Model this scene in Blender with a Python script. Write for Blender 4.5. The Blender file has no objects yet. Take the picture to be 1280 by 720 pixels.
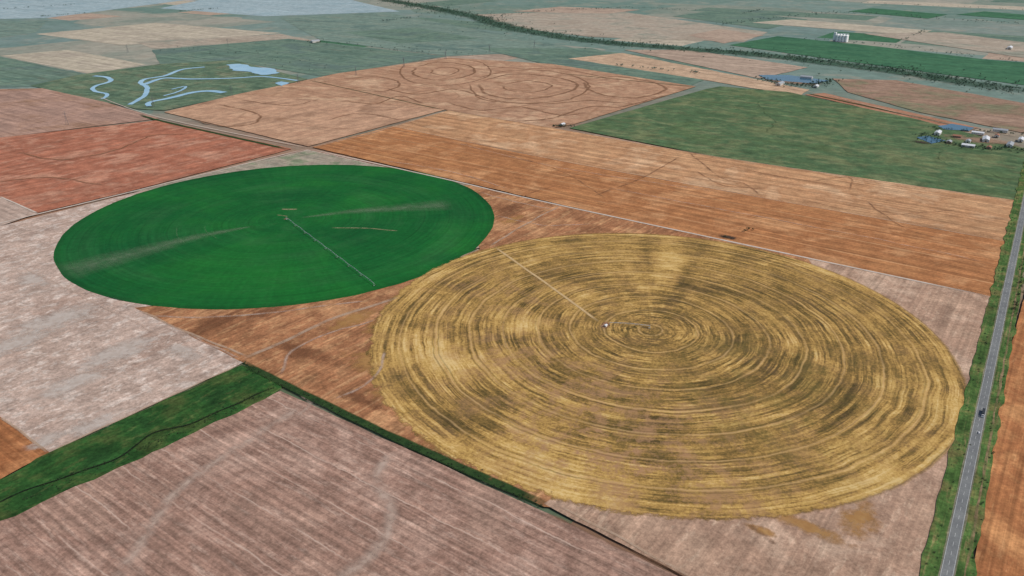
import bpy, math, random
import numpy as np
from mathutils import Vector, Matrix, noise as mnoise
random.seed(7); rng=np.random.default_rng(7)
scene=bpy.context.scene
GAIN=0.88
# ---------------- survey: camera solved from the two circular fields; returns flat-ground metres
F=980.0; S0=440.0; H=500.0
TH=math.atan(S0/F); CT=math.cos(TH); TT=math.tan(TH); K=F/(CT*CT)
def W(px,py):
    s=py+80.0; u=px-640.0
    return (H*u/(CT*s), H*(K/s-TT))
def WL(l): return [W(*p) for p in l]
def lin(c):
    c=c/255.0
    return c/12.92 if c<=0.04045 else ((c+0.055)/1.055)**2.4
def C(r,g,b,k=1.0): return (lin(r)*GAIN*k,lin(g)*GAIN*k,lin(b)*GAIN*k,1.0)
R1=(0.586,0.810); R2=(0.810,-0.586)

# ---------------- material helper
class M:
    def __init__(s,name,rough=0.95,spec=0.12):
        s.m=bpy.data.materials.new(name); s.m.use_nodes=True
        s.t=s.m.node_tree; s.t.nodes.clear()
        s.out=s.t.nodes.new('ShaderNodeOutputMaterial')
        s.b=s.t.nodes.new('ShaderNodeBsdfPrincipled')
        s.b.inputs['Roughness'].default_value=rough
        s.b.inputs['Specular IOR Level'].default_value=spec
        s.t.links.new(s.b.outputs[0],s.out.inputs[0])
        g=s.t.nodes.new('ShaderNodeNewGeometry'); s.P=g.outputs['Position']
    def put(s,inp,v):
        if isinstance(v,bpy.types.NodeSocket): s.t.links.new(v,inp)
        elif isinstance(v,(tuple,list)) and inp.type=='VECTOR': inp.default_value=tuple(v)[:3]
        else: inp.default_value=v
    def ma(s,op,a,b=0.0,c=0.0,clamp=False):
        n=s.t.nodes.new('ShaderNodeMath'); n.operation=op; n.use_clamp=clamp
        s.put(n.inputs[0],a); s.put(n.inputs[1],b); s.put(n.inputs[2],c); return n.outputs[0]
    def vm(s,op,a,b=(0,0,0)):
        n=s.t.nodes.new('ShaderNodeVectorMath'); n.operation=op
        s.put(n.inputs[0],a); s.put(n.inputs[1],b)
        return n.outputs['Value'] if op in('DOT_PRODUCT','LENGTH','DISTANCE') else n.outputs[0]
    def comb(s,x,y,z=0.0):
        n=s.t.nodes.new('ShaderNodeCombineXYZ'); s.put(n.inputs[0],x); s.put(n.inputs[1],y); s.put(n.inputs[2],z); return n.outputs[0]
    def noise(s,vec,scale=1.0,detail=4.0,rough=0.55,dist=0.0):
        n=s.t.nodes.new('ShaderNodeTexNoise'); s.put(n.inputs['Vector'],vec)
        n.inputs['Scale'].default_value=scale; n.inputs['Detail'].default_value=detail
        n.inputs['Roughness'].default_value=rough; n.inputs['Distortion'].default_value=dist
        return n.outputs['Fac']
    def mix(s,f,a,b,mode='MIX'):
        n=s.t.nodes.new('ShaderNodeMixRGB'); n.blend_type=mode
        s.put(n.inputs[0],f); s.put(n.inputs[1],a); s.put(n.inputs[2],b); return n.outputs[0]
    def ramp(s,f,stops):
        n=s.t.nodes.new('ShaderNodeValToRGB'); s.put(n.inputs[0],f); e=n.color_ramp.elements
        while len(e)<len(stops): e.new(0.5)
        for i,(p,c) in enumerate(stops): e[i].position=p; e[i].color=c
        return n.outputs[0]
    def mr(s,v,a,b,c=0.0,d=1.0):
        n=s.t.nodes.new('ShaderNodeMapRange'); n.clamp=True
        s.put(n.inputs[0],v)
        for i,x in enumerate((a,b,c,d)): n.inputs[i+1].default_value=x
        return n.outputs[0]
    def bright(s,col,v):   # multiply colour by scalar
        n=s.t.nodes.new('ShaderNodeVectorMath'); n.operation='SCALE'
        s.put(n.inputs[0],col); s.put(n.inputs['Scale'],v); return n.outputs[0]
    def blob(s,px,py,rx,ry,d=R1,amp=1.0):
        c=W(px,py); nn=(-d[1],d[0])
        a=s.ma('DIVIDE',s.ma('SUBTRACT',s.vm('DOT_PRODUCT',s.P,(d[0],d[1],0)),c[0]*d[0]+c[1]*d[1]),rx)
        b=s.ma('DIVIDE',s.ma('SUBTRACT',s.vm('DOT_PRODUCT',s.P,(nn[0],nn[1],0)),c[0]*nn[0]+c[1]*nn[1]),ry)
        q=s.ma('ADD',s.ma('MULTIPLY',a,a),s.ma('MULTIPLY',b,b))
        return s.ma('MULTIPLY',s.ma('EXPONENT',s.ma('MULTIPLY',q,-1.0)),amp)
    def col(s,c): s.put(s.b.inputs['Base Color'],c)
    def alpha(s,a): s.put(s.b.inputs['Alpha'],a)

def field(name,c1,c2,c3=None,d=R2,row=8,rowamt=.18,ms=160,fine=.26,speck=None,contour=None,coarse=.22,rl=350,swath=None,lines=None):
    m=M(name); P=m.P; n=(-d[1],d[0])
    al=m.vm('DOT_PRODUCT',P,(d[0],d[1],0)); ac=m.vm('DOT_PRODUCT',P,(n[0],n[1],0))
    big=m.noise(P,1/ms,6,.66,.4)
    col=m.ramp(big,[(.37,c1),(.5,c2),(.63,c3 or c1)])
    if speck:
        sc,su,sv,th,amt=speck
        f=m.noise(m.comb(m.ma('DIVIDE',al,su),m.ma('DIVIDE',ac,sv)),1,6,.74,.3)
        col=m.mix(m.ma('MULTIPLY',m.mr(f,th,th+.10),amt),col,sc)
    rows=m.noise(m.comb(m.ma('DIVIDE',al,rl),m.ma('DIVIDE',ac,row)),1,3,.65)
    br=m.mr(rows,.33,.67,1-rowamt,1+rowamt)
    co=m.noise(P,1/34,5,.7)
    br=m.ma('MULTIPLY',br,m.mr(co,.32,.68,1-coarse,1+coarse))
    fn=m.noise(P,1/4.0,3,.8)
    br=m.ma('MULTIPLY',br,m.mr(fn,.28,.72,1-fine,1+fine))
    if swath:
        sp,amt=swath
        t=m.ma('PINGPONG',m.ma('ADD',ac,m.ma('MULTIPLY',co,3.0)),sp)
        br=m.ma('MULTIPLY',br,m.mr(t,sp*.35,sp*.65,1-amt,1+amt))
    col=m.bright(col,br)
    if lines: # sparse thin tramlines along the rows
        sc,gap,wd,amt=lines
        t=m.ma('PINGPONG',m.ma('ADD',ac,m.ma('MULTIPLY',big,18.0)),gap)
        l=m.ma('MULTIPLY',m.mr(t,0,wd,1,0),m.mr(m.noise(m.comb(m.ma('DIVIDE',al,90.0),m.ma('DIVIDE',ac,25.0)),1,3,.6),.42,.56))
        col=m.mix(m.ma('MULTIPLY',l,amt),col,sc)
    if contour:
        sc,k,w,amt,cc=contour
        q=m.noise(P,1/sc,1.0,.4,.8)
        t=m.ma('FRACT',m.ma('MULTIPLY',q,k))
        l=m.mr(m.ma('ABSOLUTE',m.ma('SUBTRACT',t,.5)),0,w,1,0)
        br2=m.mr(m.noise(P,1/90,4,.6),.38,.55)
        col=m.mix(m.ma('MULTIPLY',m.ma('MULTIPLY',l,br2),amt),col,cc)
    m.col(col)
    return m.m

def soft(name,c1,c2,amt=.8,ns=12,edge=1.6,lo=.3,hi=.6,radial=False,rough=.95):
    m=M(name,rough)
    uv=m.t.nodes.new('ShaderNodeUVMap'); sp=m.t.nodes.new('ShaderNodeSeparateXYZ'); m.t.links.new(uv.outputs[0],sp.inputs[0])
    u,v=sp.outputs[0],sp.outputs[1]
    nz=m.noise(m.P,1/ns,5,.7)
    if radial:
        a=m.ma('ADD',m.ma('MULTIPLY',m.ma('SUBTRACT',1.0,u),1.5),m.ma('MULTIPLY',m.ma('SUBTRACT',nz,.62),2.8))
        a=m.ma('MULTIPLY',m.mr(a,0,.8),m.mr(u,.6,1,1,0))
    else:
        tri=m.ma('SUBTRACT',1.0,m.ma('ABSOLUTE',m.ma('SUBTRACT',m.ma('MULTIPLY',v,2.0),1.0)))
        a=m.ma('MULTIPLY',tri,edge,clamp=True)
        a=m.ma('MULTIPLY',a,m.mr(nz,lo,hi))
        e=m.ma('MULTIPLY',m.ma('MINIMUM',u,m.ma('SUBTRACT',1.0,u)),14.0,clamp=True)
        a=m.ma('MULTIPLY',a,e)
    m.alpha(m.ma('MULTIPLY',a,amt))
    m.col(m.ramp(m.noise(m.P,1/7.0,3,.6),[(.35,c1),(.65,c2)]))
    return m.m

def plain(name,c,rough=.7,spec=.3,metal=0,var=.15,ns=1.0):
    m=M(name,rough,spec); m.b.inputs['Metallic'].default_value=metal
    m.col(m.bright(c,m.mr(m.noise(m.P,ns,4,.6),.3,.7,1-var,1+var)))
    return m.m

# ---------------- geometry helpers
def link(o): scene.collection.objects.link(o); return o
def mesh_obj(name,v,f,mats,mi=None,uv=None,smooth=False):
    me=bpy.data.meshes.new(name); me.from_pydata([tuple(map(float,p)) for p in v],[],f)
    for m in mats: me.materials.append(m)
    if mi is not None: me.polygons.foreach_set('material_index',mi)
    if uv is not None:
        l=me.uv_layers.new(name='UVMap'); idx=[i for p in f for i in p]
        l.data.foreach_set('uv',[c for i in idx for c in uv[i]])
    if smooth: me.polygons.foreach_set('use_smooth',[True]*len(f))
    me.update(); return link(bpy.data.objects.new(name,me))
def poly(name,pts,z,mat,jit=.8,step=12,world=False):
    w=pts if world else WL(pts); out=[]
    for i in range(len(w)):
        a=Vector(w[i]); b=Vector(w[(i+1)%len(w)]); L=(b-a).length; n=max(1,min(120,int(L/step)))
        nn=Vector((-(b-a).y,(b-a).x))/max(L,1e-6)
        for k in range(n):
            p=a.lerp(b,k/n)
            if 0<k<n: p=p+nn*(mnoise.noise(Vector((p.x/35,p.y/35,z)))*2*jit+random.uniform(-jit,jit)*.4)
            out.append((p.x,p.y,z))
    return mesh_obj(name,out,[list(range(len(out)))],[mat])
def disc(name,c,R,z,mat,n=360,jit=1.0):
    v=[];
    for i in range(n):
        a=2*math.pi*i/n; r=R+jit*2*mnoise.noise(Vector((math.cos(a)*9,math.sin(a)*9,z)))+random.uniform(-.3,.3)*jit
        v.append((c[0]+r*math.cos(a),c[1]+r*math.sin(a),z))
    return mesh_obj(name,v,[list(range(n))],[mat])
def smoothpts(p,closed=False,n=8):
    if len(p)<3: return p
    out=[]; N=len(p)
    for i in range(N-1):
        p0=Vector(p[max(i-1,0)]);p1=Vector(p[i]);p2=Vector(p[i+1]);p3=Vector(p[min(i+2,N-1)])
        for k in range(n):
            t=k/n
            q=.5*((2*p1)+(-p0+p2)*t+(2*p0-5*p1+4*p2-p3)*t*t+(-p0+3*p1-3*p2+p3)*t**3)
            out.append((q.x,q.y))
    out.append(p[-1]); return out
def ribbons(name,lines,z,mat,wob=0):
    V=[];Fc=[];UV=[]
    for li,(pts,w) in enumerate(lines):
        p=smoothpts(WL(pts))
        if len(p)==2:
            a=Vector(p[0]);b=Vector(p[1]); k=max(2,min(200,int((b-a).length/15)))
            p=[tuple(a.lerp(b,i/k)) for i in range(k+1)]
        n=len(p); base=len(V)
        cum=[0]
        for i in range(1,n): cum.append(cum[-1]+math.dist(p[i],p[i-1]))
        for i in range(n):
            a=Vector(p[max(i-1,0)]);b=Vector(p[min(i+1,n-1)]); d=(b-a).normalized(); nn=Vector((-d.y,d.x))
            ww=w if not isinstance(w,(tuple,list)) else w[0]+(w[1]-w[0])*cum[i]/cum[-1]
            o=mnoise.noise(Vector((p[i][0]/40,p[i][1]/40,li)))*wob
            q=Vector(p[i])+nn*o; ww=ww*(1+.15*mnoise.noise(Vector((p[i][0]/20,p[i][1]/20,9))) if wob else 1)
            V+= [(q.x+nn.x*ww/2,q.y+nn.y*ww/2,z+li*.003),(q.x-nn.x*ww/2,q.y-nn.y*ww/2,z+li*.003)]
            t=cum[i]/cum[-1]; UV+=[(t,0),(t,1)]
        for i in range(n-1):
            j=base+2*i; Fc.append([j,j+1,j+3,j+2])
    return mesh_obj(name,V,Fc,[mat],uv=UV)
def patches(name,lst,z,mat):
    V=[];Fc=[];UV=[]
    for li,(px,py,ra,rb,d) in enumerate(lst):
        c=W(px,py); b=len(V); V.append((c[0],c[1],z+li*.004)); UV.append((0,0)); n=32
        for i in range(n):
            a=2*math.pi*i/n; x=ra*math.cos(a); y=rb*math.sin(a)
            V.append((c[0]+x*d[0]-y*d[1],c[1]+x*d[1]+y*d[0],z+li*.004)); UV.append((1,0))
        for i in range(n): Fc.append([b,b+1+i,b+1+(i+1)%n])
    return mesh_obj(name,V,Fc,[mat],uv=UV)
class Geo:
    def __init__(s): s.v=[];s.f=[];s.m=[]
    def add(s,v,f,m=0):
        b=len(s.v); s.v+=[tuple(p) for p in v]; s.f+=[[b+i for i in q] for q in f]; s.m+=[m]*len(f)
    def box(s,c,sz,m=0,rot=0.0):
        x,y,z=[k/2 for k in sz]; cs,sn=math.cos(rot),math.sin(rot)
        v=[(c[0]+a*x*cs-b*y*sn,c[1]+a*x*sn+b*y*cs,c[2]+e*z) for a in(-1,1) for b in(-1,1) for e in(-1,1)]
        s.add(v,[[0,1,3,2],[4,6,7,5],[0,4,5,1],[2,3,7,6],[0,2,6,4],[1,5,7,3]],m)
    def beam(s,p,q,w,m=0,w2=None):
        p=Vector(p);q=Vector(q);d=(q-p).normalized(); up=Vector((0,0,1)) if abs(d.z)<.9 else Vector((1,0,0))
        a=d.cross(up).normalized(); b=d.cross(a); w2=w2 or w; n=6; v=[]
        for c,r in((p,w/2),(q,w2/2)):
            for i in range(n):
                t=2*math.pi*i/n; v.append(c+a*r*math.cos(t)+b*r*math.sin(t))
        s.add(v,[[i,(i+1)%n,n+(i+1)%n,n+i] for i in range(n)]+[list(range(n))[::-1],list(range(n,2*n))],m)
    def cyl(s,c,r,h,axis='z',m=0,n=16,r2=None):
        r2=r if r2 is None else r2; v=[]
        for t,rr in((-h/2,r),(h/2,r2)):
            for i in range(n):
                a=2*math.pi*i/n; x,y=rr*math.cos(a),rr*math.sin(a)
                v.append({'z':(c[0]+x,c[1]+y,c[2]+t),'x':(c[0]+t,c[1]+x,c[2]+y),'y':(c[0]+x,c[1]+t,c[2]+y)}[axis])
        s.add(v,[[i,(i+1)%n,n+(i+1)%n,n+i] for i in range(n)]+[list(range(n))[::-1],list(range(n,2*n))],m)
    def build(s,name,mats): return mesh_obj(name,s.v,s.f,mats,s.m)
def empty(name,loc,rot=0):
    e=link(bpy.data.objects.new(name,None)); e.location=loc; e.rotation_euler=(0,0,rot); e.empty_display_size=2; return e
def child(geo,name,mats,par):
    o=geo.build(name,mats); o.parent=par; return o

# ================= GROUND =================
m=M('far_farmland'); P=m.P
al=m.vm('DOT_PRODUCT',P,(R2[0],R2[1],0)); ac=m.vm('DOT_PRODUCT',P,(R1[0],R1[1],0))
vo=m.t.nodes.new('ShaderNodeTexVoronoi'); vo.distance='CHEBYCHEV'; vo.inputs['Scale'].default_value=1; vo.inputs['Randomness'].default_value=.75
m.put(vo.inputs['Vector'],m.comb(m.ma('DIVIDE',al,1100.0),m.ma('DIVIDE',ac,900.0)))
sx=m.t.nodes.new('ShaderNodeSeparateColor'); m.t.links.new(vo.outputs['Color'],sx.inputs[0])
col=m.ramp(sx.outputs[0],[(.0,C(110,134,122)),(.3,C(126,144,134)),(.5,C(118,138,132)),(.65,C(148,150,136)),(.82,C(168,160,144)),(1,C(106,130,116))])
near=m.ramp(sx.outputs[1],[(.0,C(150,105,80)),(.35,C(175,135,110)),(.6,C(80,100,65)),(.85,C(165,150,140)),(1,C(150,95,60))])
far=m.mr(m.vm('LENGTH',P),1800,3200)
col=m.mix(far,near,col)  # painted haze: greyer blue-green tones take over with distance
col=m.mix(m.ma('MULTIPLY',m.mr(m.noise(P,1/420,6,.7,.5),.42,.62),.5),col,C(98,124,112))
col=m.mix(m.ma('MULTIPLY',m.mr(m.noise(P,1/250,6,.75,.5),.52,.64),.45),col,C(168,158,140))
col=m.bright(col,m.mr(m.noise(P,1/60,5,.75),.25,.75,.72,1.28))
m.col(col); base=m.m
S=60000
g=20; vv=[(-S+2*S*i/g,-S+2*S*j/g,0) for j in range(g+1) for i in range(g+1)]
ff=[[j*(g+1)+i,j*(g+1)+i+1,(j+1)*(g+1)+i+1,(j+1)*(g+1)+i] for j in range(g) for i in range(g)]
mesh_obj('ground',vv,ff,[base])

# ---- far fields, distance haze painted into the hazy colours
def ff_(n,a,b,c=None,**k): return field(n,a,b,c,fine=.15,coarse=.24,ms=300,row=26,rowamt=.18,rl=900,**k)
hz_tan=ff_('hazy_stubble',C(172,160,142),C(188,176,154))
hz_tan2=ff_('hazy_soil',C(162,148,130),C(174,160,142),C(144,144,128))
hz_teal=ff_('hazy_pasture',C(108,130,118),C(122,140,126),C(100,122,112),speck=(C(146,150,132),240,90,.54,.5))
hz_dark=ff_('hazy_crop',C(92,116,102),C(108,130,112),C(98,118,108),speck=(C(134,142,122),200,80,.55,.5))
hz_blue=ff_('hazy_veld',C(146,166,170),C(162,178,180))  # pale blue of horizon haze painted into the ground colour
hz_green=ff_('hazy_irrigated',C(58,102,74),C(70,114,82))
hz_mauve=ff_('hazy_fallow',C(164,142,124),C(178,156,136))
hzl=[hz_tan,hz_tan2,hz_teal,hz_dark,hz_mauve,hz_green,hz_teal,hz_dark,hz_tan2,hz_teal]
tree_rows=[]
for i in range(110):   # patchwork of distant farms, laid on the survey grid
    gx=random.randint(-16,20)*420; gy=random.randint(7,34)*380
    cx=R2[0]*gx+R1[0]*gy; cy=R2[1]*gx+R1[1]*gy
    if cy<3400 or cy>15000 or abs(cx)>cy*.9: continue
    wx=random.choice([400,400,820,1240]); wy=random.choice([360,360,740])
    def gp(a_,b_): return (cx+R2[0]*a_+R1[0]*b_,cy+R2[1]*a_+R1[1]*b_)
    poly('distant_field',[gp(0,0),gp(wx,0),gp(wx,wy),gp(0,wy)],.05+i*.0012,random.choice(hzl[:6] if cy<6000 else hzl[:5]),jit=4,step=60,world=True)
    if random.random()<.5: tree_rows.append((gp(-8,0),gp(-8,wy)) if random.random()<.5 else (gp(0,-8),gp(wx,-8)))
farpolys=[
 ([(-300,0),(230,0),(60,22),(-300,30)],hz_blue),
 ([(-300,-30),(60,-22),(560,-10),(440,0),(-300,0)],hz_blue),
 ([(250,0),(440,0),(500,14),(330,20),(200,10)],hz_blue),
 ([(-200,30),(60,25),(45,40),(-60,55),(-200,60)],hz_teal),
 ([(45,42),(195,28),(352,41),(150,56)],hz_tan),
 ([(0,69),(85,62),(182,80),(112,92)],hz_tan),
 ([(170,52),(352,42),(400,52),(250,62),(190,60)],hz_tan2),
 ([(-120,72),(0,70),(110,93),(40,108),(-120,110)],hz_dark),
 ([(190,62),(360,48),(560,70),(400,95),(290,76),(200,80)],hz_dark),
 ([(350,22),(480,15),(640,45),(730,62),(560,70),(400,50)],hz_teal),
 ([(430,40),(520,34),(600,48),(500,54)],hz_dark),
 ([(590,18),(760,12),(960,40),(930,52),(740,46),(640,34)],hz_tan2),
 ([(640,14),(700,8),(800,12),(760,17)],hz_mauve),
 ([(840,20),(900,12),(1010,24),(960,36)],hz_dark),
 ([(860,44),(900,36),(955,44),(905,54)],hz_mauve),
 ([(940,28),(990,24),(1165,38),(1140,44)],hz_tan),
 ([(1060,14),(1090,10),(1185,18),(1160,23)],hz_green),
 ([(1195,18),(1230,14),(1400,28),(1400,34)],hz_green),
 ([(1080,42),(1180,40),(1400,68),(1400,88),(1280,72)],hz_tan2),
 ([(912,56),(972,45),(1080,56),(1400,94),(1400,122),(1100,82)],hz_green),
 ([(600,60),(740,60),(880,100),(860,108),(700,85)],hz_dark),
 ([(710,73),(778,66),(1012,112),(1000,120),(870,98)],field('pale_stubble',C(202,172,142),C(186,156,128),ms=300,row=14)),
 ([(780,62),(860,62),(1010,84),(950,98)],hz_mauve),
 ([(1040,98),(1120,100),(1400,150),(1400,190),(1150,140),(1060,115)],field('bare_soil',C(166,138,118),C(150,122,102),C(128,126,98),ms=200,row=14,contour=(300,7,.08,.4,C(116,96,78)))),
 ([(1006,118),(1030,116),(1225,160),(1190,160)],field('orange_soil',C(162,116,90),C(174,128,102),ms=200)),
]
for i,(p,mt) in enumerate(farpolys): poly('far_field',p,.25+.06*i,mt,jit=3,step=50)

# ---- mid fields
z=2.0
mauve=field('mauve_field',C(158,128,112),C(174,140,122),C(156,122,100),ms=180,row=14,rowamt=.22)
poly('mauve_field',[(-500,120),(70,110),(100,118),(200,148),(0,172),(-500,215)],z,mauve)
river=field('river_pasture',C(86,108,86),C(102,122,96),C(120,126,100),ms=110,row=20,coarse=.3,speck=(C(68,94,76),120,60,.52,.5))
poly('river_pasture',[(38,107),(100,93),(200,80),(292,75),(385,99),(300,118),(205,138),(170,136)],z+.06,river)
red=field('red_soil_field',C(178,116,90),C(164,104,80),C(190,138,112),d=R1,ms=110,row=18,rowamt=.2,coarse=.25,speck=(C(188,142,118),90,30,.52,.55),contour=(360,4,.05,.4,C(136,90,72)))
poly('red_soil_field',[(-600,270),(-200,195),(0,172),(200,150),(365,186),(150,242),(47,266),(0,247),(-400,400)],z+.12,red)
tanc=field('tan_stubble_field',C(180,140,112),C(194,154,124),C(164,128,102),d=R1,ms=150,row=16,rowamt=.16,contour=(500,4,.05,.5,C(140,102,76)),speck=(C(204,168,136),120,60,.55,.5))
poly('tan_stubble_field',[(205,140),(300,117),(385,100),(440,112),(556,137),(385,183)],z+.18,tanc)
tanc2=field('contour_ploughed_field',C(186,148,118),C(172,132,104),C(200,164,132),d=R2,ms=150,row=16,rowamt=.16,contour=(520,7,.10,.5,C(142,104,76)))
poly('contour_ploughed_field',[(300,118),(420,92),(560,72),(690,80),(870,108),(715,156),(690,160),(556,137)],z+.24,tanc2)
past=field('green_pasture',C(90,110,72),C(80,106,72),C(110,120,82),ms=150,row=20,coarse=.32,speck=(C(122,126,90),100,50,.51,.6))
poly('green_pasture',[(712,160),(880,112),(900,108),(985,115),(1150,150),(1500,245),(1500,300),(1280,252),(900,197)],z+.30,past)
orng=field('orange_stubble_field',C(182,128,84),C(166,112,72),C(194,142,98),d=R2,ms=130,row=6,rowamt=.26,coarse=.2,swath=(14,.08),lines=(C(212,168,124),38,2.6,.65))
poly('orange_stubble_field',[(390,184),(490,158),(720,205),(1270,304),(1252,373),(820,283)],z+.36,orng)
lt=field('light_stubble_field',C(196,152,112),C(182,136,98),C(206,166,128),d=R2,ms=130,row=8,rowamt=.24,swath=(20,.09),contour=(600,4,.035,.4,C(150,108,74)),lines=(C(152,110,76),52,3,.5))
poly('light_stubble_field',[(490,158),(560,138),(690,160),(900,197),(1280,252),(1283,262),(1270,304),(720,205)],z+.42,lt)
pink=field('pale_fallow_field',C(178,154,138),C(190,166,150),C(168,142,126),d=R1,ms=110,row=7,rowamt=.13,fine=.36,coarse=.24,speck=(C(218,202,188),22,18,.5,.7))
poly('pale_fallow_field',[(-700,455),(0,283),(385,187),(700,258),(600,310),(180,384),(305,453),(60,567),(0,522),(-500,330+120)],z+.48,pink)
poly('pale_corner',[(-300,225),(0,247),(47,267),(0,283),(-300,350)],z+.50,field('pale_corner_soil',C(194,172,156),C(176,152,136),ms=80))
gg=field('weedy_margin',C(150,144,126),C(168,154,136),C(130,138,110),d=R2,ms=70,row=8,coarse=.25)
poly('weedy_margin',[(150,243),(290,209),(385,188),(585,232),(560,238),(320,215)],z+.52,gg)
brn=field('red_brown_plot',C(148,102,70),C(162,112,78),C(186,138,98),d=R1,ms=90,row=6,rowamt=.26,coarse=.28,fine=.34,speck=(C(200,154,110),34,14,.52,.65),lines=(C(206,162,120),30,2.2,.6))
poly('red_brown_plot',[(168,385),(480,360),(600,312),(560,232),(588,232),(700,258),(1250,373),(1150,640),(680,634),(305,454)],z+.56,brn)
pk2=field('pink_stubble_plot',C(184,152,128),C(168,136,114),C(196,166,142),d=R1,ms=90,row=6,rowamt=.2,fine=.32,speck=(C(210,182,156),34,12,.54,.5))
poly('pink_stubble_plot',[(1010,324),(1250,374),(1236,430),(1196,560),(1160,720),(1120,900),(1060,900),(860,724),(680,630),(800,560),(1100,440)],z+.60,pk2)
low=field('mauve_stubble_field',C(168,136,118),C(150,118,102),C(182,150,132),d=R2,ms=110,row=3.2,rowamt=.22,fine=.36,coarse=.22,swath=(5.5,.10),speck=(C(196,168,150),50,9,.53,.5),lines=(C(210,184,166),22,1.1,.75))
poly('mauve_stubble_field',[(-500,910),(0,652),(350,489),(680,640),(850,722),(1100,900),(1100,1150),(-500,1150)],z+.64,low)
og=field('orange_ploughed_plot',C(172,116,74),C(150,96,60),C(188,130,86),d=R2,ms=80,row=5,rowamt=.25)
poly('orange_ploughed_plot',[(-500,420),(0,521),(62,566),(0,600),(-500,830)],z+.66,og)
gs=field('green_waterway',C(38,72,34),C(46,84,38),C(72,90,46),d=R1,ms=45,row=7,rowamt=.18,coarse=.38,fine=.42,speck=(C(96,106,60),26,12,.54,.55))
poly('grass_waterway',[(-500,828),(0,600),(62,566),(302,457),(345,473),(352,486),(330,500),(190,566),(0,652),(-500,910)],z+.68,gs,jit=2.2)
orr=field('orange_field_soil',C(180,122,78),C(162,106,68),C(196,140,92),d=R1,ms=80,row=5,rowamt=.25,speck=(C(206,154,106),60,8,.55,.5))
poly('orange_field',[(1283,362),(1262,440),(1226,640),(1217,720),(1190,1000),(2200,1000),(1900,420)],z+.70,orr)
poly('orange_field',[(1300,262),(1290,320),(1900,410),(1700,330)],z+.71,lt)

# ---- circles
GC=(-.866*500,2.868*500); GR=.797*500
m=M('green_crop'); P=m.P
d=m.vm('SUBTRACT',P,(GC[0],GC[1],0)); r=m.vm('LENGTH',m.vm('MULTIPLY',d,(1,1,0)))
dn=m.vm('NORMALIZE',m.vm('MULTIPLY',d,(1,1,0)))
def polar(rs,k,off=0): # elongated along the arc
    n=m.vm('SCALE',dn); n.node.inputs['Scale'].default_value=k
    q=m.vm('ADD',n,m.comb(0.0,0.0,m.ma('DIVIDE',r,rs))); return m.vm('ADD',q,(off,off,off))
big=m.noise(P,1/190,6,.6,.3)
col=m.ramp(big,[(.35,C(18,86,40)),(.5,C(22,96,42)),(.66,C(32,108,44))])
col=m.mix(m.blob(330,350,240,100,R2,.5),col,C(30,114,42))
col=m.mix(m.blob(140,320,170,120,R1,.6),col,C(16,78,42))
col=m.mix(m.ma('MULTIPLY',m.mr(m.noise(polar(60,1.2),1,5,.6),.5,.7),.3),col,C(60,112,66))
col=m.mix(m.ma('MULTIPLY',m.mr(m.noise(P,1/45,5,.75),.52,.7),.3),col,C(52,108,56))
rings=m.noise(polar(5,1.0,4),1,3,.65)
br=m.mr(rings,.33,.67,.87,1.13)
rad=m.noise(m.vm('ADD',m.vm('MULTIPLY',dn,(34,34,34)),m.comb(0.0,0.0,m.ma('DIVIDE',r,500.0))),1,3,.6)
br=m.ma('MULTIPLY',br,m.mr(rad,.3,.7,.93,1.07))
fn=m.noise(P,1/6,4,.75); br=m.ma('MULTIPLY',br,m.mr(fn,.28,.72,.8,1.2))
wt=m.mr(m.ma('ABSOLUTE',m.ma('SUBTRACT',m.ma('MODULO',r,48.0),24.0)),0,1.2,1,0)
br=m.ma('MULTIPLY',br,m.ma('SUBTRACT',1.0,m.ma('MULTIPLY',wt,.22)))
br=m.ma('MULTIPLY',br,m.mr(r,GR-14,GR-4,1,.8))
m.col(m.bright(col,br)); greenm=m.m
disc('green_crop_circle',GC,GR,z+.80,greenm)

QC=(.385*500,1.94*500); QR=.776*500
m=M('gold_crop'); P=m.P
d=m.vm('SUBTRACT',P,(QC[0],QC[1],0)); wobv=m.noise(P,1/70,4,.55)
r=m.vm('LENGTH',m.vm('MULTIPLY',d,(1,1,0))); r0=r
r=m.ma('ADD',r,m.ma('MULTIPLY',wobv,12.0))
dn=m.vm('NORMALIZE',m.vm('MULTIPLY',d,(1,1,0)))
a0=m.noise(polar(3.0,2.4,11),1,2,.6)
a1=m.noise(polar(6.0,1.8,1),1,2,.6)
a2=m.noise(polar(24,2.6,7),1,4,.7)
a4=m.noise(polar(9,12,5),1,4,.8)
ray=m.noise(m.vm('ADD',m.vm('MULTIPLY',dn,(9,9,9)),m.comb(0.0,0.0,m.ma('DIVIDE',r,200.0))),1,4,.7)
fn=m.noise(P,1/3.6,3,.9)
pat=m.noise(P,1/95,6,.75,.6)
def A(*x):
    t=x[0]
    for q in x[1:]: t=m.ma('ADD',t,q)
    return t
def cen(v,k): return m.ma('MULTIPLY',m.ma('SUBTRACT',v,.5),k)
up=m.mr(m.vm('DOT_PRODUCT',dn,(.25,.97,0)),.74,.95)
nearc=m.mr(r0,30,330,1,.45)
rowc=m.mr(m.noise(P,1/60,5,.75),.38,.60,.15,1.15)
rows=m.ma('MULTIPLY',A(m.mr(a0,.36,.64,-.20,.18),m.mr(a1,.38,.62,-.20,.18)),rowc)
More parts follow.
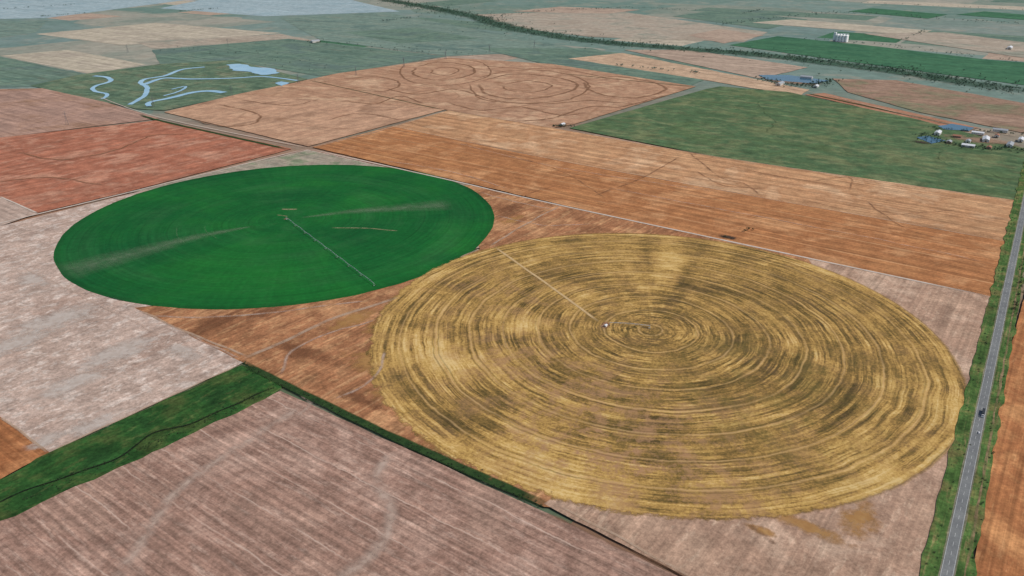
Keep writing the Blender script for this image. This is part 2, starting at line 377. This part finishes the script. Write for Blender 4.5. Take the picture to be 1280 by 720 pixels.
val=A(.50,rows,cen(a2,.34),cen(a4,.55),cen(fn,.95),cen(pat,1.15),
  m.ma('MULTIPLY',cen(ray,.7),m.ma('MULTIPLY',up,nearc)),
  m.mr(r0,QR-34,QR-6,0,.10),
  m.blob(560,455,40,80,R1,.30),m.blob(700,590,110,36,R2,.24),m.blob(1100,600,80,45,R1,.20),
  m.blob(832,325,120,22,(.243,.97),.26),m.blob(790,340,90,12,(-.05,1),.14),m.blob(720,320,160,40,(1,0),.08),m.blob(1080,420,50,110,R2,.06),m.blob(1170,500,40,80,R1,.18),
  m.blob(660,408,28,20,R1,.35),m.blob(600,395,30,60,R1,.14),
  m.blob(980,500,150,90,R1,-.10),m.blob(620,505,70,60,R2,-.10),m.blob(800,470,130,60,(1,0),-.06),
  m.blob(856,350,130,13,(.36,.93),-.20),m.blob(905,335,120,24,(.52,.85),-.12),m.blob(812,340,110,8,(.1,1),-.12),
  m.blob(660,350,60,60,R1,-.08),m.blob(1000,380,60,140,R1,-.06))
col=m.ramp(val,[(.0,C(78,66,38)),(.25,C(110,90,50)),(.43,C(144,114,64)),(.58,C(180,142,80)),(.78,C(208,170,100)),(1,C(226,194,132))])
pkf=m.ma('MULTIPLY',m.mr(m.noise(P,1/42,6,.85),.47,.6),A(m.blob(740,565,140,60,R2,.6),m.blob(690,470,170,60,R2,.4),m.blob(830,610,120,60,R2,.4),m.blob(800,520,200,90,R2,.35),m.blob(640,370,120,80,R2,.3),.16),clamp=True)
col=m.mix(pkf,col,C(174,134,98))
olv=m.ma('MULTIPLY',m.mr(m.noise(P,1/50,5,.8),.46,.6),A(m.blob(960,480,170,150,R1,.4),.05),clamp=True)
col=m.mix(olv,col,C(106,98,52))
tr=m.ma('ABSOLUTE',m.ma('SUBTRACT',m.ma('MODULO',r,47.0),23.0))
dk_=m.ma('MULTIPLY',m.mr(m.ma('ABSOLUTE',m.ma('SUBTRACT',tr,3.6)),0,1.8,1,0),m.mr(a2,.4,.6,.2,.6))
col=m.mix(dk_,col,C(96,78,44))
wt=m.mr(tr,0,2.0,1,0)
wt=m.ma('MULTIPLY',wt,m.mr(a2,.35,.6,.2,.75))
col=m.mix(wt,col,C(208,170,116))
m.col(col)
# ragged rim, frayed most on the west and south-west side
west=m.mr(m.vm('DOT_PRODUCT',dn,(-.9,-.43,0)),-.2,.9,6,46)
rim=A(m.ma('SUBTRACT',QR+3.0,r0),m.ma('MULTIPLY',m.ma('SUBTRACT',m.noise(P,1/20,5,.8),.56),west))
m.alpha(m.mr(rim,-1.0,5.0)); goldm=m.m
disc('gold_crop_circle',QC,QR+4,z+.82,goldm,jit=1.0)

# ---- soft marks and tracks
pale=soft('pale_dirt',C(214,200,186),C(196,178,162),.95,20,3.0,.1,.3)
palew=soft('worn_dirt',C(206,180,156),C(190,160,134),.65,25,1.8,.25,.5)
palef=soft('faint_track',C(214,190,172),C(200,174,156),.66,16,1.1,.3,.6)
palet=soft('tan_dirt',C(210,180,134),C(196,164,116),.95,15,3,.15,.35)
darkt=soft('dark_furrow',C(134,98,74),C(120,88,66),.55,30,1.3,.32,.6)
drkg=soft('dark_grass',C(38,62,32),C(56,80,42),.95,12,2.6,.15,.4)
haze_g=soft('dry_crop_streak',C(134,152,122),C(112,138,104),.55,26,1.0,.15,.7)
zt=z+1.0
ribbons('dirt_road',[([(-300,352),(47,268),(150,243.5),(385,186)],6),([(385,186),(560,225),(700,257),(1250,374)],6.5),([(0,246),(47,267)],5),([(120,120),(200,147),(385,185)],4)],zt,pale,1)
ribbons('grass_verge',[([(175,143),(200,151),(360,187)],14),([(700,92),(870,109)],6),([(1005,116),(1200,158)],10),([(385,100),(556,138)],5)],zt-.05,drkg,2)
ribbons('field_track',[([(388,185),(470,165),(560,138)],6),([(560,138),(690,160),(900,197),(1285,254)],5),([(490,158),(720,205),(1268,304)],4),
  ([(700,258),(655,282),(612,308)],6),([(600,312),(575,322)],5),
  ([(305,450),(360,425),(415,400),(500,372)],9),([(172,388),(240,418),(310,446)],5),
  ([(62,566),(300,456)],4),([(0,522),(62,566)],4),([(1030,118),(1160,150),(1280,172)],8),([(740,68),(880,92),(1030,118)],8),
  ([(690,630),(760,665),(860,722),(1000,810)],4)],zt,palew,3)
ribbons('wheel_rut',[([(385,505),(320,545),(240,600),(190,660),(150,722),(120,800)],17),([(495,565),(470,600),(490,645),(470,690),(410,730)],19),([(375,495),(390,505),(370,520)],8),
  ([(20,330),(120,380),(200,420)],6),([(30,480),(140,460),(240,440)],6),([(0,440),(90,420),(150,395)],5),([(200,400),(260,430),(300,448)],5),([(620,270),(680,282),(740,280)],5),
  ([(180,395),(240,398),(330,392),(460,376)],7),([(350,470),(380,430),(470,400)],6),([(600,240),(640,252),(690,262)],5),([(420,500),(470,470),(480,440)],6),
  ([(470,200),(560,214),(640,238)],5),([(760,235),(900,262),(1100,300),(1240,330)],4),([(560,176),(700,210),(900,240)],4)],zt-.02,palef,6)
ribbons('crop_track',[([(618,309),(690,360),(750,404)],5)],zt+.05,palet,1)
dk2=soft('ploughed_contour',C(150,112,84),C(136,100,74),.8,40,1.3,.3,.52)
ribbons('contour_bank',[
 ([(520,84),(548,78),(585,82),(592,92),(560,100),(530,98),(516,91),(522,84)],15),([(540,87),(560,84),(574,88),(560,94),(542,92),(540,87)],10),
 ([(600,102),(640,93),(690,96),(722,106),(700,118),(650,124),(610,118),(598,105)],16),([(630,106),(660,101),(690,107),(670,115),(636,113),(628,107)],11),
 ([(732,100),(770,96),(812,102),(832,112),(800,122),(760,120),(736,112),(730,102)],16),
 ([(480,110),(520,118),(570,112),(620,126),(680,130),(740,126),(800,131)],13),([(560,128),(600,138),(650,134),(700,144),(735,141)],13),
 ([(640,152),(690,148),(735,134),(780,133),(835,118)],13),([(420,100),(470,96),(500,104),(480,114),(440,112)],12),([(600,82),(650,86),(700,86),(760,98)],12),
 ([(505,80),(545,73),(600,78),(612,94),(570,106),(520,104),(500,92),(506,80)],10),([(590,100),(640,88),(700,91),(736,106),(712,124),(650,129),(600,123),(586,104)],10),
 ([(430,126),(470,130),(500,120),(530,130)],11),([(270,130),(320,142),(318,154),(280,158),(240,150)],12),([(300,125),(360,132),(400,124)],9),
 ([(410,150),(450,142),(500,150)],8),([(20,190),(80,200),(150,186),(190,170),(240,168)],8),([(-20,230),(60,222),(130,232)],6)],zt+.02,dk2,8)
ribbons('terrace_line',[([(740,246),(800,224),(850,196)],7),([(860,190),(900,222),(930,230),(950,245)],7),([(900,205),(1000,225),(1060,222),(1062,240)],6),([(870,214),(905,232),(960,236)],6),
  ([(640,250),(700,230)],4),([(505,150),(560,170),(600,180)],4),([(1000,250),(1100,268),(1200,262)],5),([(1080,250),(1130,285),(1180,300)],5),([(620,190),(700,214),(760,250)],4),
  ([(940,655),(955,668),(968,682)],7)],zt+.1,darkt,5)
ribbons('drainage_line',[([(945,125),(955,140),(968,150),(960,165),(985,175)],7),([(1175,185),(1182,205),(1230,215),(1270,235)],6),([(760,165),(840,160),(900,150)],7)],zt,soft('wet_grass',C(70,90,60),C(78,98,66),.5,40,1.2,.35,.6),18)
ribbons('hedge_verge',[([(300,452),(345,476),(500,550),(685,634)],13)],zt+.2,drkg,2)
ribbons('ditch',[([(680,640),(760,678),(860,724),(1000,800)],7)],zt+.15,darkt,2)
ribbons('stream_bed',[([(345,484),(290,508),(240,530),(190,543),(150,572),(100,590),(50,608),(0,628),(-80,660)],3.2)],zt+.25,soft('stream_mud',C(34,42,28),C(26,34,24),.9,14,2,.25,.5),3)
ribbons('dry_crop_streak',[([(74,342),(180,314),(250,296),(318,283)],(110,8)),([(374,273),(450,264),(566,256)],(8,84))],zt,haze_g,1)
ribbons('crop_scar',[([(415,285),(455,286),(498,289)],5),([(352,262),(372,262)],9),([(346,269),(360,271)],4)],zt+.05,soft('bare_scar',C(160,154,118),C(138,136,100),.85,8,1.6,.3,.55),3)
ribbons('crop_arc',[([(256,283),(258,290),(272,299)],1.8),([(221,285),(222,296),(232,304)],1.8)],zt+.05,soft('faint_arc',C(100,140,96),C(100,140,96),.55,12,1.4,.3,.5),0)
bl=soft('bleached_soil',C(218,206,194),C(202,186,172),.7,16,radial=True)
patches('bleached_patch',[(70,400,100,50,R1),(40,350,60,30,R2),(150,440,80,40,R1),(90,480,70,30,R1),(230,440,50,20,R2),(20,430,80,40,R1),(60,550,30,20,R1),(120,530,50,22,R1)],zt-.2,bl)
og2=soft('gold_spill',C(192,148,92),C(178,132,80),.75,14,radial=True)
patches('straw_patch',[(955,665,8,22,R1),(1075,650,40,24,R1),(440,400,60,26,R1),(520,370,70,18,R1),(470,455,70,40,R2),(500,500,60,30,R2),(640,275,50,20,R1),(480,405,60,30,R1),(560,560,60,20,R2),(1010,660,60,14,R2)],zt-.24,og2)
rd=soft('red_earth',C(134,90,64),C(120,80,56),.5,18,radial=True)
patches('red_earth_patch',[(270,405,80,30,R1),(380,440,70,30,R2),(640,260,60,26,R1),(330,390,60,24,R1),(450,500,60,16,R2)],zt-.3,rd)
patches('bare_pivot_pad',[(757,407,16,9,R1),(358,274,8,5,R1)],zt+.1,soft('pad_soil',C(150,100,70),C(180,140,110),1,6,radial=True))
dk=soft('dark_patch',C(60,54,50),C(80,66,54),.9,14,radial=True)
patches('dark_ground_patch',[(910,297,24,14,R2),(1150,178,40,20,R2)],zt+.1,dk)  # darker soft-edged ovals on the ground
yd=soft('farmyard_soil',C(170,140,118),C(150,124,104),.85,30,radial=True)
patches('farmyard',[(1225,175,130,60,R2),(990,102,160,80,R2)],zt-.2,yd)

# ---- water
m=M('water',.12,.5); m.col(m.ramp(m.noise(m.P,1/60,3),[(.3,C(140,186,212)),(.7,C(172,210,228))])); water=m.m
m=M('pond_water',.15,.5); m.col(m.ramp(m.noise(m.P,1/60,3),[(.3,C(40,86,112)),(.7,C(60,106,128))])); water2=m.m
ribbons('river',[
 ([(118,95),(134,97),(138,102),(119,108),(118,114),(134,118),(128,124)],(20,12)),
 ([(256,84),(228,87),(206,95),(182,99),(176,104),(184,110),(180,120),(162,131)],(20,16)),
 ([(372,101),(330,96),(290,98),(240,99),(205,98),(180,106)],(15,22)),
 ([(280,116),(262,114),(240,116),(216,122),(188,128),(186,133)],(32,16)),
 ([(215,112),(232,108),(225,114),(205,120)],10)],zt,water,3)
poly('lake',[(284,81),(300,80),(318,84),(340,86),(350,91),(332,94),(312,90),(290,88)],zt+.1,water,jit=8)
poly('lake',[(344,104),(352,102),(362,104),(352,108)],zt+.1,water,jit=4)
poly('pond',[(1172,158),(1190,155),(1218,160),(1212,164),(1180,162)],zt+.1,water2,jit=2)
poly('pond',[(1146,172),(1160,170),(1182,176),(1164,180)],zt+.1,water2,jit=2)
poly('pond',[(948,94),(985,94),(1036,101),(1020,105),(960,100)],zt+.1,water2,jit=2)

# ---- asphalt road
a=Vector(W(1183,720)); b=Vector(W(1256,374)); dd=(b-a).normalized(); nn=Vector((dd.y,-dd.x))
def rpt(t,off=0): q=a+dd*t+nn*off; return q
verge=field('verge_grass',C(66,94,46),C(78,106,54),C(116,114,68),d=tuple(dd),ms=30,row=3,rowamt=.24,coarse=.4,fine=.4,rl=120,speck=(C(144,124,86),60,5,.55,.65))
L0,L1=-700,1600
def strip(name,o0,o1,zz,mat,l0=L0,l1=L1,jit=0):
    n=int((l1-l0)/14); V=[];Fc=[]
    for i in range(n+1):
        t=l0+(l1-l0)*i/n
        j=mnoise.noise(Vector((t/30,o0,1)))*jit; k=mnoise.noise(Vector((t/30,o1,5)))*jit
        p=rpt(t,o0+j);q=rpt(t,o1+k); V+=[(p.x,p.y,zz),(q.x,q.y,zz)]
    for i in range(n): Fc.append([2*i,2*i+1,2*i+3,2*i+2])
    return mesh_obj(name,V,Fc,[mat])
strip('verge',-20,19,zt+.3,verge,jit=5)
strip('gravel_shoulder',-6.4,6.4,zt+.36,field('shoulder_gravel',C(140,132,112),C(112,114,88),d=tuple(dd),ms=20,row=2,coarse=.3),jit=.8)
strip('farm_track',12.2,14.4,zt+.35,field('farm_track_soil',C(160,132,104),C(128,110,80),C(96,100,62),d=tuple(dd),ms=25,row=1,coarse=.3,speck=(C(80,98,54),30,3,.5,.8)),jit=1.4)
asp=M('asphalt',.85,.3); asp.col(asp.bright(asp.ramp(asp.noise(asp.P,1/20,5,.6),[(.35,C(112,114,114)),(.65,C(130,132,130))]),asp.mr(asp.noise(asp.P,1/2,3,.6),.3,.7,.88,1.1)))
strip('road',-5.0,5.0,zt+.42,asp.m)
wp=plain('road_paint',(.68,.68,.64,1),.6,var=.1)
V=[];Fc=[]
for o,da in((-4.4,0),(4.4,0),(0,1)):
    t=L0
    while t<L1:
        l=6 if da else 40
        b0=len(V)
        for tt,oo in((t,o-.09),(t,o+.09),(t+l,o+.09),(t+l,o-.09)):
            q=rpt(tt,oo); V.append((q.x,q.y,zt+.45))
        Fc.append([b0,b0+1,b0+2,b0+3]); t+= 14 if da else 40
mesh_obj('road_markings',V,Fc,[wp])

# ---- trees
def leafmat(n,c1,c2,c3):
    m=M(n,.8,.2); m.col(m.ramp(m.noise(m.P,1/2.5,3,.6),[(.3,c1),(.5,c2),(.7,c3)])); return m.m
bark=plain('bark',(.09,.07,.05,1),.9)
leafN=leafmat('foliage',(.014,.026,.012,1),(.03,.05,.02,1),(.055,.085,.03,1))
leafF=leafmat('hazy_foliage',C(62,90,76),C(74,102,84),C(88,114,92))  # aerial haze painted into the leaf colour
leafD=leafmat('distant_foliage',C(84,110,102),C(94,120,108),C(104,128,114))  # paler still, more haze painted in for the remotest trees
def tree_tpl(n,seed,bush=False):
    r_=random.Random(seed); G=Geo()
    th=.12 if bush else .3
    G.beam((0,0,0),(0.02,0,th+.1),.06,1,.035)
    lobes=[]
    for k in range(5):
        a=k*1.26+r_.random(); q=(math.cos(a)*.24,math.sin(a)*.24,th+.12+.28*r_.random())
        G.beam((0,0,th*.8),q,.035,1,.012); lobes.append((q,.17+.09*r_.random()))
    lobes.append(((0,0,.78),.2)); lobes.append(((0.05,0,.55),.24))
    for i in range(n):
        (cx,cy,cz),rr=lobes[i%len(lobes)]
        d=Vector((r_.gauss(0,1),r_.gauss(0,1),r_.gauss(0,1))).normalized()*rr*(r_.random()**.4)
        p=Vector((cx,cy,cz))+d; t=Vector((r_.gauss(0,1),r_.gauss(0,1),r_.gauss(0,1.6))).normalized(); u=t.orthogonal().normalized(); w=t.cross(u)
        s=.055+.05*r_.random()
        G.add([p+u*s,p+w*s*.8,p-u*s,p-w*s*.8],[[0,1,2,3]],0)
    return np.array([tuple(v) for v in G.v]),G.f,G.m
TP=[tree_tpl(60,i) for i in range(4)]; TB=[tree_tpl(60,i+9,True) for i in range(3)]
def mass(name,spots,mat,tp=TP,zz=z):
    V=[];Fc=[];mi=[];b=0
    for (x,y,h,wd) in spots:
        v,f,m_=random.choice(tp); a=random.uniform(0,6.28); c_,s_=math.cos(a),math.sin(a)
        q=np.stack([(v[:,0]*c_-v[:,1]*s_)*wd+x,(v[:,0]*s_+v[:,1]*c_)*wd+y,v[:,2]*h+zz],1)
        V.append(q); Fc+=[[b+i for i in p] for p in f]; mi+=m_; b+=len(v)
    V=np.concatenate(V); me=bpy.data.meshes.new(name); me.from_pydata(V.tolist(),[],Fc)
    me.materials.append(mat); me.materials.append(bark); me.polygons.foreach_set('material_index',mi); me.update()
    return link(bpy.data.objects.new(name,me))
def along(pts,n,spread,h=(7,13),pw=1,world=False):
    p=pts if world else smoothpts(WL(pts)); cum=[0]
    for i in range(1,len(p)): cum.append(cum[-1]+math.dist(p[i],p[i-1]))
    out=[]
    for _ in range(n):
        t=random.random()**pw*cum[-1]; i=max(j for j in range(len(cum)) if cum[j]<=t); i=min(i,len(p)-2)
        k=(t-cum[i])/(cum[i+1]-cum[i]+1e-6)
        x=p[i][0]+(p[i+1][0]-p[i][0])*k+random.gauss(0,spread); y=p[i][1]+(p[i+1][1]-p[i][1])*k+random.gauss(0,spread)
        hh=random.uniform(*h); out.append((x,y,hh,hh*random.uniform(1.1,1.7)))
    return out
rl=[(1330,118),(1230,106),(1150,93),(1050,80),(950,68),(870,62),(760,53),(690,44),(630,32),(590,20),(530,8),(470,-2)]
ribbons('river_bank_scrub',[(rl,170)],z+.02,soft('bank_scrub',C(66,94,78),C(78,106,84),.9,60,1.8,.3,.5),30)
sp=along(rl,1500,42,(6,12))+along(rl,500,120,(4,9))
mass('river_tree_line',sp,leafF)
sp=along([(600,24),(680,14),(800,10),(860,14)],120,40,(7,11))+along([(900,30),(1000,20),(1060,16),(1280,30)],140,40,(6,11))+along([(480,0),(560,18)],80,60,(8,12))+along([(1000,48),(1100,56),(1280,78)],70,30,(5,9))+along([(400,50),(480,60),(600,68)],60,60,(5,9))+along([(200,60),(300,66),(420,90)],40,60,(4,7))
for p0,p1 in tree_rows: sp+=along([p0,p1],26,10,(6,11),world=True)
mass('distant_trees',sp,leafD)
sp=along([(945,98),(1000,108),(1045,100)],140,22,(5,9))+along([(1150,168),(1200,182),(1300,190)],130,18,(4,7))+along([(1160,160),(1280,168)],40,8,(4,7))+along([(690,158),(715,158)],26,6,(4,7))+along([(384,52),(405,54)],16,14,(5,8))+along([(1100,84),(1280,118)],120,40,(5,9))
mass('farm_trees',sp,leafmat('farm_foliage',C(42,66,52),C(54,78,58),C(66,90,64)))
sp=along([(300,453),(345,478),(500,551),(680,634)],170,2.8,(.8,2.4))+along([(10,636),(190,558),(330,494)],90,4,(.8,2))+along([(345,484),(240,530),(150,572),(50,608)],80,2,(.8,2.0))
mass('hedge_shrubs',sp,leafN,TB,zt)
sp=[]
for _ in range(260):
    t=random.uniform(-300,1300); o=random.choice([random.gauss(-13,2.4),random.gauss(14,2.4)]); q=rpt(t,o); hh=random.uniform(.7,2.4); sp.append((q.x,q.y,hh,hh*1.5))
for _ in range(30):
    q=rpt(random.uniform(620,900),random.gauss(18,3)); hh=random.uniform(3,6); sp.append((q.x,q.y,hh,hh*1.2))
mass('verge_shrubs',sp,leafN,TB,zt+.3)
for (px,py,h) in[(935,288,7.5),(931,290,6),(941,288,5),(906,297,5)]:
    x,y=W(px,py); mass('acacia_tree',[(x,y,h,h*1.5)],leafN)

# ---- transmission towers
steel=plain('galvanised_steel',(.13,.14,.15,1),.6,metal=.3)
def pylon(x,y,h=30):
    G=Geo(); b=3.2
    def L(t): return b*(1-t)**1.3+.6
    for sx,sy in((1,1),(1,-1),(-1,1),(-1,-1)):
        prev=None
        for k in range(7):
            t=k/6; p=(sx*L(t),sy*L(t),h*.82*t)
            if prev: G.beam(prev,p,.5)
            prev=p
    for k in range(6):
        t,t2=k/6,(k+1)/6
        for (ax,ay),(bx,by) in (((1,1),(1,-1)),((1,-1),(-1,-1)),((-1,-1),(-1,1)),((-1,1),(1,1))):
            G.beam((ax*L(t),ay*L(t),h*.82*t),(bx*L(t2),by*L(t2),h*.82*t2),.25)
    G.beam((0,0,h*.8),(0,0,h),.8,0,.3)
    for zc,w in((.74,6.5),(.84,5),(.94,3.5)):
        G.beam((-w,0,h*zc),(w,0,h*zc),.4)
        G.beam((-w,0,h*zc),(0,0,h*(zc+.05)),.2); G.beam((w,0,h*zc),(0,0,h*(zc+.05)),.2)
        for sg in(-1,1): G.beam((sg*w,0,h*zc),(sg*w,0,h*zc-1.8),.3)
    o=G.build('transmission_tower',[steel]); o.location=(x,y,z); o.rotation_euler=(0,0,random.uniform(.3,.7))
for px,py,h in[(84,156,40),(192,134,36),(290,120,36),(373,104,36),(445,95,38),(505,84,42),(557,74,38),(612,66,36),(668,60,36),(160,66,38),(285,58,38)]:
    pylon(*W(px,py),h)

# ---- centre pivot irrigators
galv=plain('galvanised_pipe',(.46,.49,.49,1),.45,metal=.2); tyre=plain('tyre_rubber',(.02,.02,.02,1),.9)
def irrigator(p0,p1,spans):
    p0=Vector(p0);p1=Vector(p1);L=(p1-p0).length;G=Geo(); sp=L/spans
    for k in range(3): 
        a=k*2.1; G.beam((1.6*math.cos(a),1.6*math.sin(a),0),(0,0,4.6),.3)
    G.cyl((0,0,2.4),.35,4.8)
    G.box((1.2,1.4,1),(.9,.6,1.6))
    for s in range(spans):
        pts=[]
        for k in range(9):
            t=k/8; pts.append((s*sp+sp*t,0,4.2+1.3*math.sin(math.pi*t)))
        for k in range(8): G.beam(pts[k],pts[k+1],.42)
        for sd in(-1,1):
            lo=[(q[0],sd*.7,q[2]-1.3*math.sin(math.pi*i/8)-.1) for i,q in enumerate(pts)]
            for k in range(8): G.beam(lo[k],lo[k+1],.10); G.beam(pts[k],lo[min(k+1,8)],.10)
        x=(s+1)*sp
        for sd in(-1,1):
            G.beam((x,0,4.2),(x,sd*2.3,.9),.2); G.cyl((x,sd*2.3,.75),.75,.4,'x',1)
        G.beam((x,-2.3,.9),(x,2.3,.9),.22)
        for k in range(1,8): G.beam(pts[k],(pts[k][0],0,1.8),.07)
    o=G.build('centre_pivot_irrigator',[galv,tyre]); o.location=(p0.x,p0.y,z+.85); o.rotation_euler=(0,0,math.atan2((p1-p0).y,(p1-p0).x))
irrigator(W(358,275),W(468,358),8)
irrigator(W(812,411),W(762,407),1)

# ---- buildings
wallw=plain('painted_wall',(.6,.58,.54,1),.8,ns=.6); brick=plain('brick',(.3,.2,.15,1),.9,ns=.8)
roofw=plain('roof_sheet',(.62,.63,.64,1),.5,ns=.3); roofr=plain('rust_roof',(.3,.14,.09,1),.8,ns=.4); roofg=plain('grey_roof',(.32,.34,.36,1),.6,ns=.3)
dark=plain('dark_glass',(.03,.035,.04,1),.2,.5); doorm=plain('door_paint',(.16,.13,.1,1),.6)
def shed(name,px,py,w,l,h,rot,wm,rm,win=True):
    x,y=W(px,py); e=empty(name,(x,y,z+.9),rot)
    G=Geo(); rh=w*.22
    G.add([(-w/2,-l/2,0),(w/2,-l/2,0),(w/2,l/2,0),(-w/2,l/2,0),(-w/2,-l/2,h),(w/2,-l/2,h),(w/2,l/2,h),(-w/2,l/2,h),(0,-l/2,h+rh),(0,l/2,h+rh)],
      [[0,1,5,8,4],[2,3,7,9,6],[1,2,6,5],[3,0,4,7]]); child(G,'walls',[wm],e)
    G=Geo(); o=.6
    for sg in(-1,1):
        e0=(sg*(w/2+o),h-rh*o/(w/2)+.12); r0=(0,h+rh+.12)
        v=[(e0[0],-l/2-o,e0[1]),(e0[0],l/2+o,e0[1]),(r0[0],l/2+o,r0[1]),(r0[0],-l/2-o,r0[1])]
        v+=[(a_,b_,c_+.18) for a_,b_,c_ in v]
        G.add(v,[[3,2,1,0],[4,5,6,7],[0,1,5,4],[1,2,6,5],[3,0,4,7]])
    child(G,'roof',[rm],e)
    G=Geo(); G.box((0,-l/2-.06,h*.38),(w*.28,.1,h*.76)); child(G,'door',[doorm],e)
    if win:
        G=Geo(); k=max(2,int(l/5))
        for i in range(k):
            for sg in(-1,1): G.box((sg*(w/2+.04),-l/2+l*(i+.5)/k,h*.58),(.08,1.4,1.2))
        child(G,'windows',[dark],e)
ra=math.atan2(R2[1],R2[0])
for a_ in [('farm_shed',1172,168,14,36,6,ra,wallw,roofw),('farm_shed',1232,176,16,44,6,ra+.1,wallw,roofw),('farm_shed',1262,183,14,40,6,ra,wallw,roofg),
  ('farmhouse',1196,172,12,20,4.5,ra+1.57,brick,roofr),('farmhouse',1246,171,11,18,4.5,ra,wallw,roofr),('farm_shed',1222,168,12,30,5,ra+1.57,wallw,roofw),
  ('farm_shed',1276,176,12,34,5,ra,wallw,roofw),('farmhouse',1186,179,12,18,4.5,ra,brick,roofg),('farmhouse',1210,178,11,18,4.5,ra,wallw,roofg),
  ('farm_shed',1250,165,14,36,6,ra+1.57,wallw,roofg),('farm_shed',1210,184,14,30,5,ra+1.57,wallw,roofw),('farmhouse',1236,186,11,18,4.5,ra,brick,roofr),
  ('farm_shed',975,106,18,50,6,ra,wallw,roofg),('farm_shed',1008,98,16,44,6,ra+1.57,wallw,roofg),('farmhouse',1020,109,14,24,5,ra,wallw,roofw),
  ('farm_shed',394,53,20,50,7,ra,wallw,roofg),('farmhouse',703,157,10,16,4.5,ra,wallw,roofw),
  ('farm_shed',1262,61,20,60,7,ra,wallw,roofw)]: shed(*a_)
# grain silos (white complex on the far plain)
x,y=W(1052,52); e=empty('grain_silo_complex',(x,y,z),ra)
G=Geo(); wht=plain('white_concrete',(.82,.82,.82,1),.7,ns=.1,var=.05)
for i in range(4):
    for j in range(2):
        G.cyl(((i-1.5)*15,(j-.5)*15,16),7.3,32,n=20)
child(G,'silos',[wht],e)
G=Geo()
for i in range(4):
    for j in range(2): G.cyl(((i-1.5)*15,(j-.5)*15,34),7.6,4,n=20,r2=1)
child(G,'silo_roofs',[wht],e)
G=Geo(); G.box((-38,0,22),(12,14,44)); G.box((0,0,39),(62,3,3)); child(G,'elevator_tower',[wht],e)
# pump house at the gold pivot
shed('pump_house',757,409,3,4,2.6,ra,wallw,roofw,False)
# ---- vehicles
paintw=plain('white_paint',(.7,.7,.7,1),.4,.5,var=.03); paintd=plain('dark_tarpaulin',(.03,.035,.04,1),.6,var=.1); chrome=plain('chassis',(.06,.06,.06,1),.6)
def wheels(par,xs,ys,r,wd):
    G=Geo()
    for x in xs:
        for sg in(-1,1): G.cyl((x,sg*ys,r),r,wd,'y',0,18); G.cyl((x,sg*(ys+.02),r),r*.45,wd,'y',1,10)
    child(G,'wheels',[tyre,galv],par)
def prof(G,pts,w,m=0,w2=None):
    n=len(pts); v=[(x,-w/2,zz) for x,zz in pts]+[(x,w/2,zz) for x,zz in pts]
    G.add(v,[list(range(n)),list(range(2*n-1,n-1,-1))]+[[i,i+n,(i+1)%n+n,(i+1)%n] for i in range(n)],m)
ang=math.atan2(dd.y,dd.x)
A0=Vector(W(1224,518)); t=(A0-a).dot(dd)
q=rpt(t,2.2); e=empty('articulated_truck',(q.x,q.y,zt+.42),ang+math.pi)
G=Geo(); prof(G,[(6.6,.9),(6.6,3.0),(6.8,3.6),(7.6,3.7),(8.6,2.9),(8.85,2.0),(8.9,.6),(6.8,.6)],2.5); child(G,'cab',[paintw],e)
G=Geo(); G.add([(7.75,-1.05,3.55),(8.62,-1.05,2.86),(8.62,1.05,2.86),(7.75,1.05,3.55)],[[0,1,2,3]],0)
for v in range(len(G.v)): G.v[v]=(G.v[v][0]+.06,G.v[v][1],G.v[v][2]+.06)
child(G,'windscreen',[dark],e)
G=Geo(); G.box((-1.2,0,2.5),(13.6,2.55,2.7)); G.box((-1.2,0,3.89),(13.0,2.3,.08)); child(G,'trailer',[paintd],e)
G=Geo(); G.box((.5,0,.95),(16,1.0,.3)); child(G,'chassis',[chrome],e)
wheels(e,[8,5.6,4.4,-4,-5.3,-6.6],1.05,.52,.4)
def car(px,py,off,mat,flip=False):
    t=(Vector(W(px,py))-a).dot(dd); q=rpt(t,off); e=empty('car',(q.x,q.y,zt+.42),ang+(math.pi if flip else 0))
    G=Geo(); prof(G,[(-2.2,.35),(-2.25,.95),(-2.1,1.05),(1.0,1.0),(2.0,.85),(2.2,.65),(2.2,.35)],1.8); child(G,'body',[mat],e)
    G=Geo(); prof(G,[(-1.9,1.04),(-1.5,1.46),(.2,1.5),(1.0,.99)],1.55); child(G,'windows',[dark],e)
    G=Geo(); prof(G,[(-1.48,1.47),(.18,1.51),(.16,1.55),(-1.46,1.52)],1.5); child(G,'roof',[mat],e)
    wheels(e,[-1.4,1.35],.82,.34,.22)
car(1217,541,2.2,paintw)

# ================= LIGHT =================
w=bpy.data.worlds.new('World'); scene.world=w; w.use_nodes=True; nt=w.node_tree
bg=nt.nodes['Background']; sky=nt.nodes.new('ShaderNodeTexSky'); sky.sky_type='NISHITA'; sky.sun_disc=False
EL=math.radians(50); AZ=math.radians(115)   # azimuth clockwise from +Y
sky.sun_elevation=EL; sky.sun_rotation=AZ; sky.dust_density=1.5
nt.links.new(sky.outputs[0],bg.inputs[0]); bg.inputs[1].default_value=.1
L=bpy.data.lights.new('sun','SUN'); L.energy=3.1; L.angle=math.radians(.5); L.color=(1,.945,.87)
o=link(bpy.data.objects.new('sun',L)); dv=Vector((math.sin(AZ)*math.cos(EL),math.cos(AZ)*math.cos(EL),math.sin(EL)))
o.rotation_euler=dv.to_track_quat('Z','Y').to_euler(); o.location=(0,0,800)
scene.view_settings.view_transform='Standard'; scene.view_settings.look='None'; scene.view_settings.exposure=0
# ================= CAMERA =================
cd=bpy.data.cameras.new('camera'); cd.sensor_width=36; cd.lens=36*F/1280; cd.clip_start=1; cd.clip_end=200000
co=link(bpy.data.objects.new('camera',cd)); co.location=(0,0,H+z); co.rotation_euler=(math.pi/2-TH,0,0)
scene.camera=co
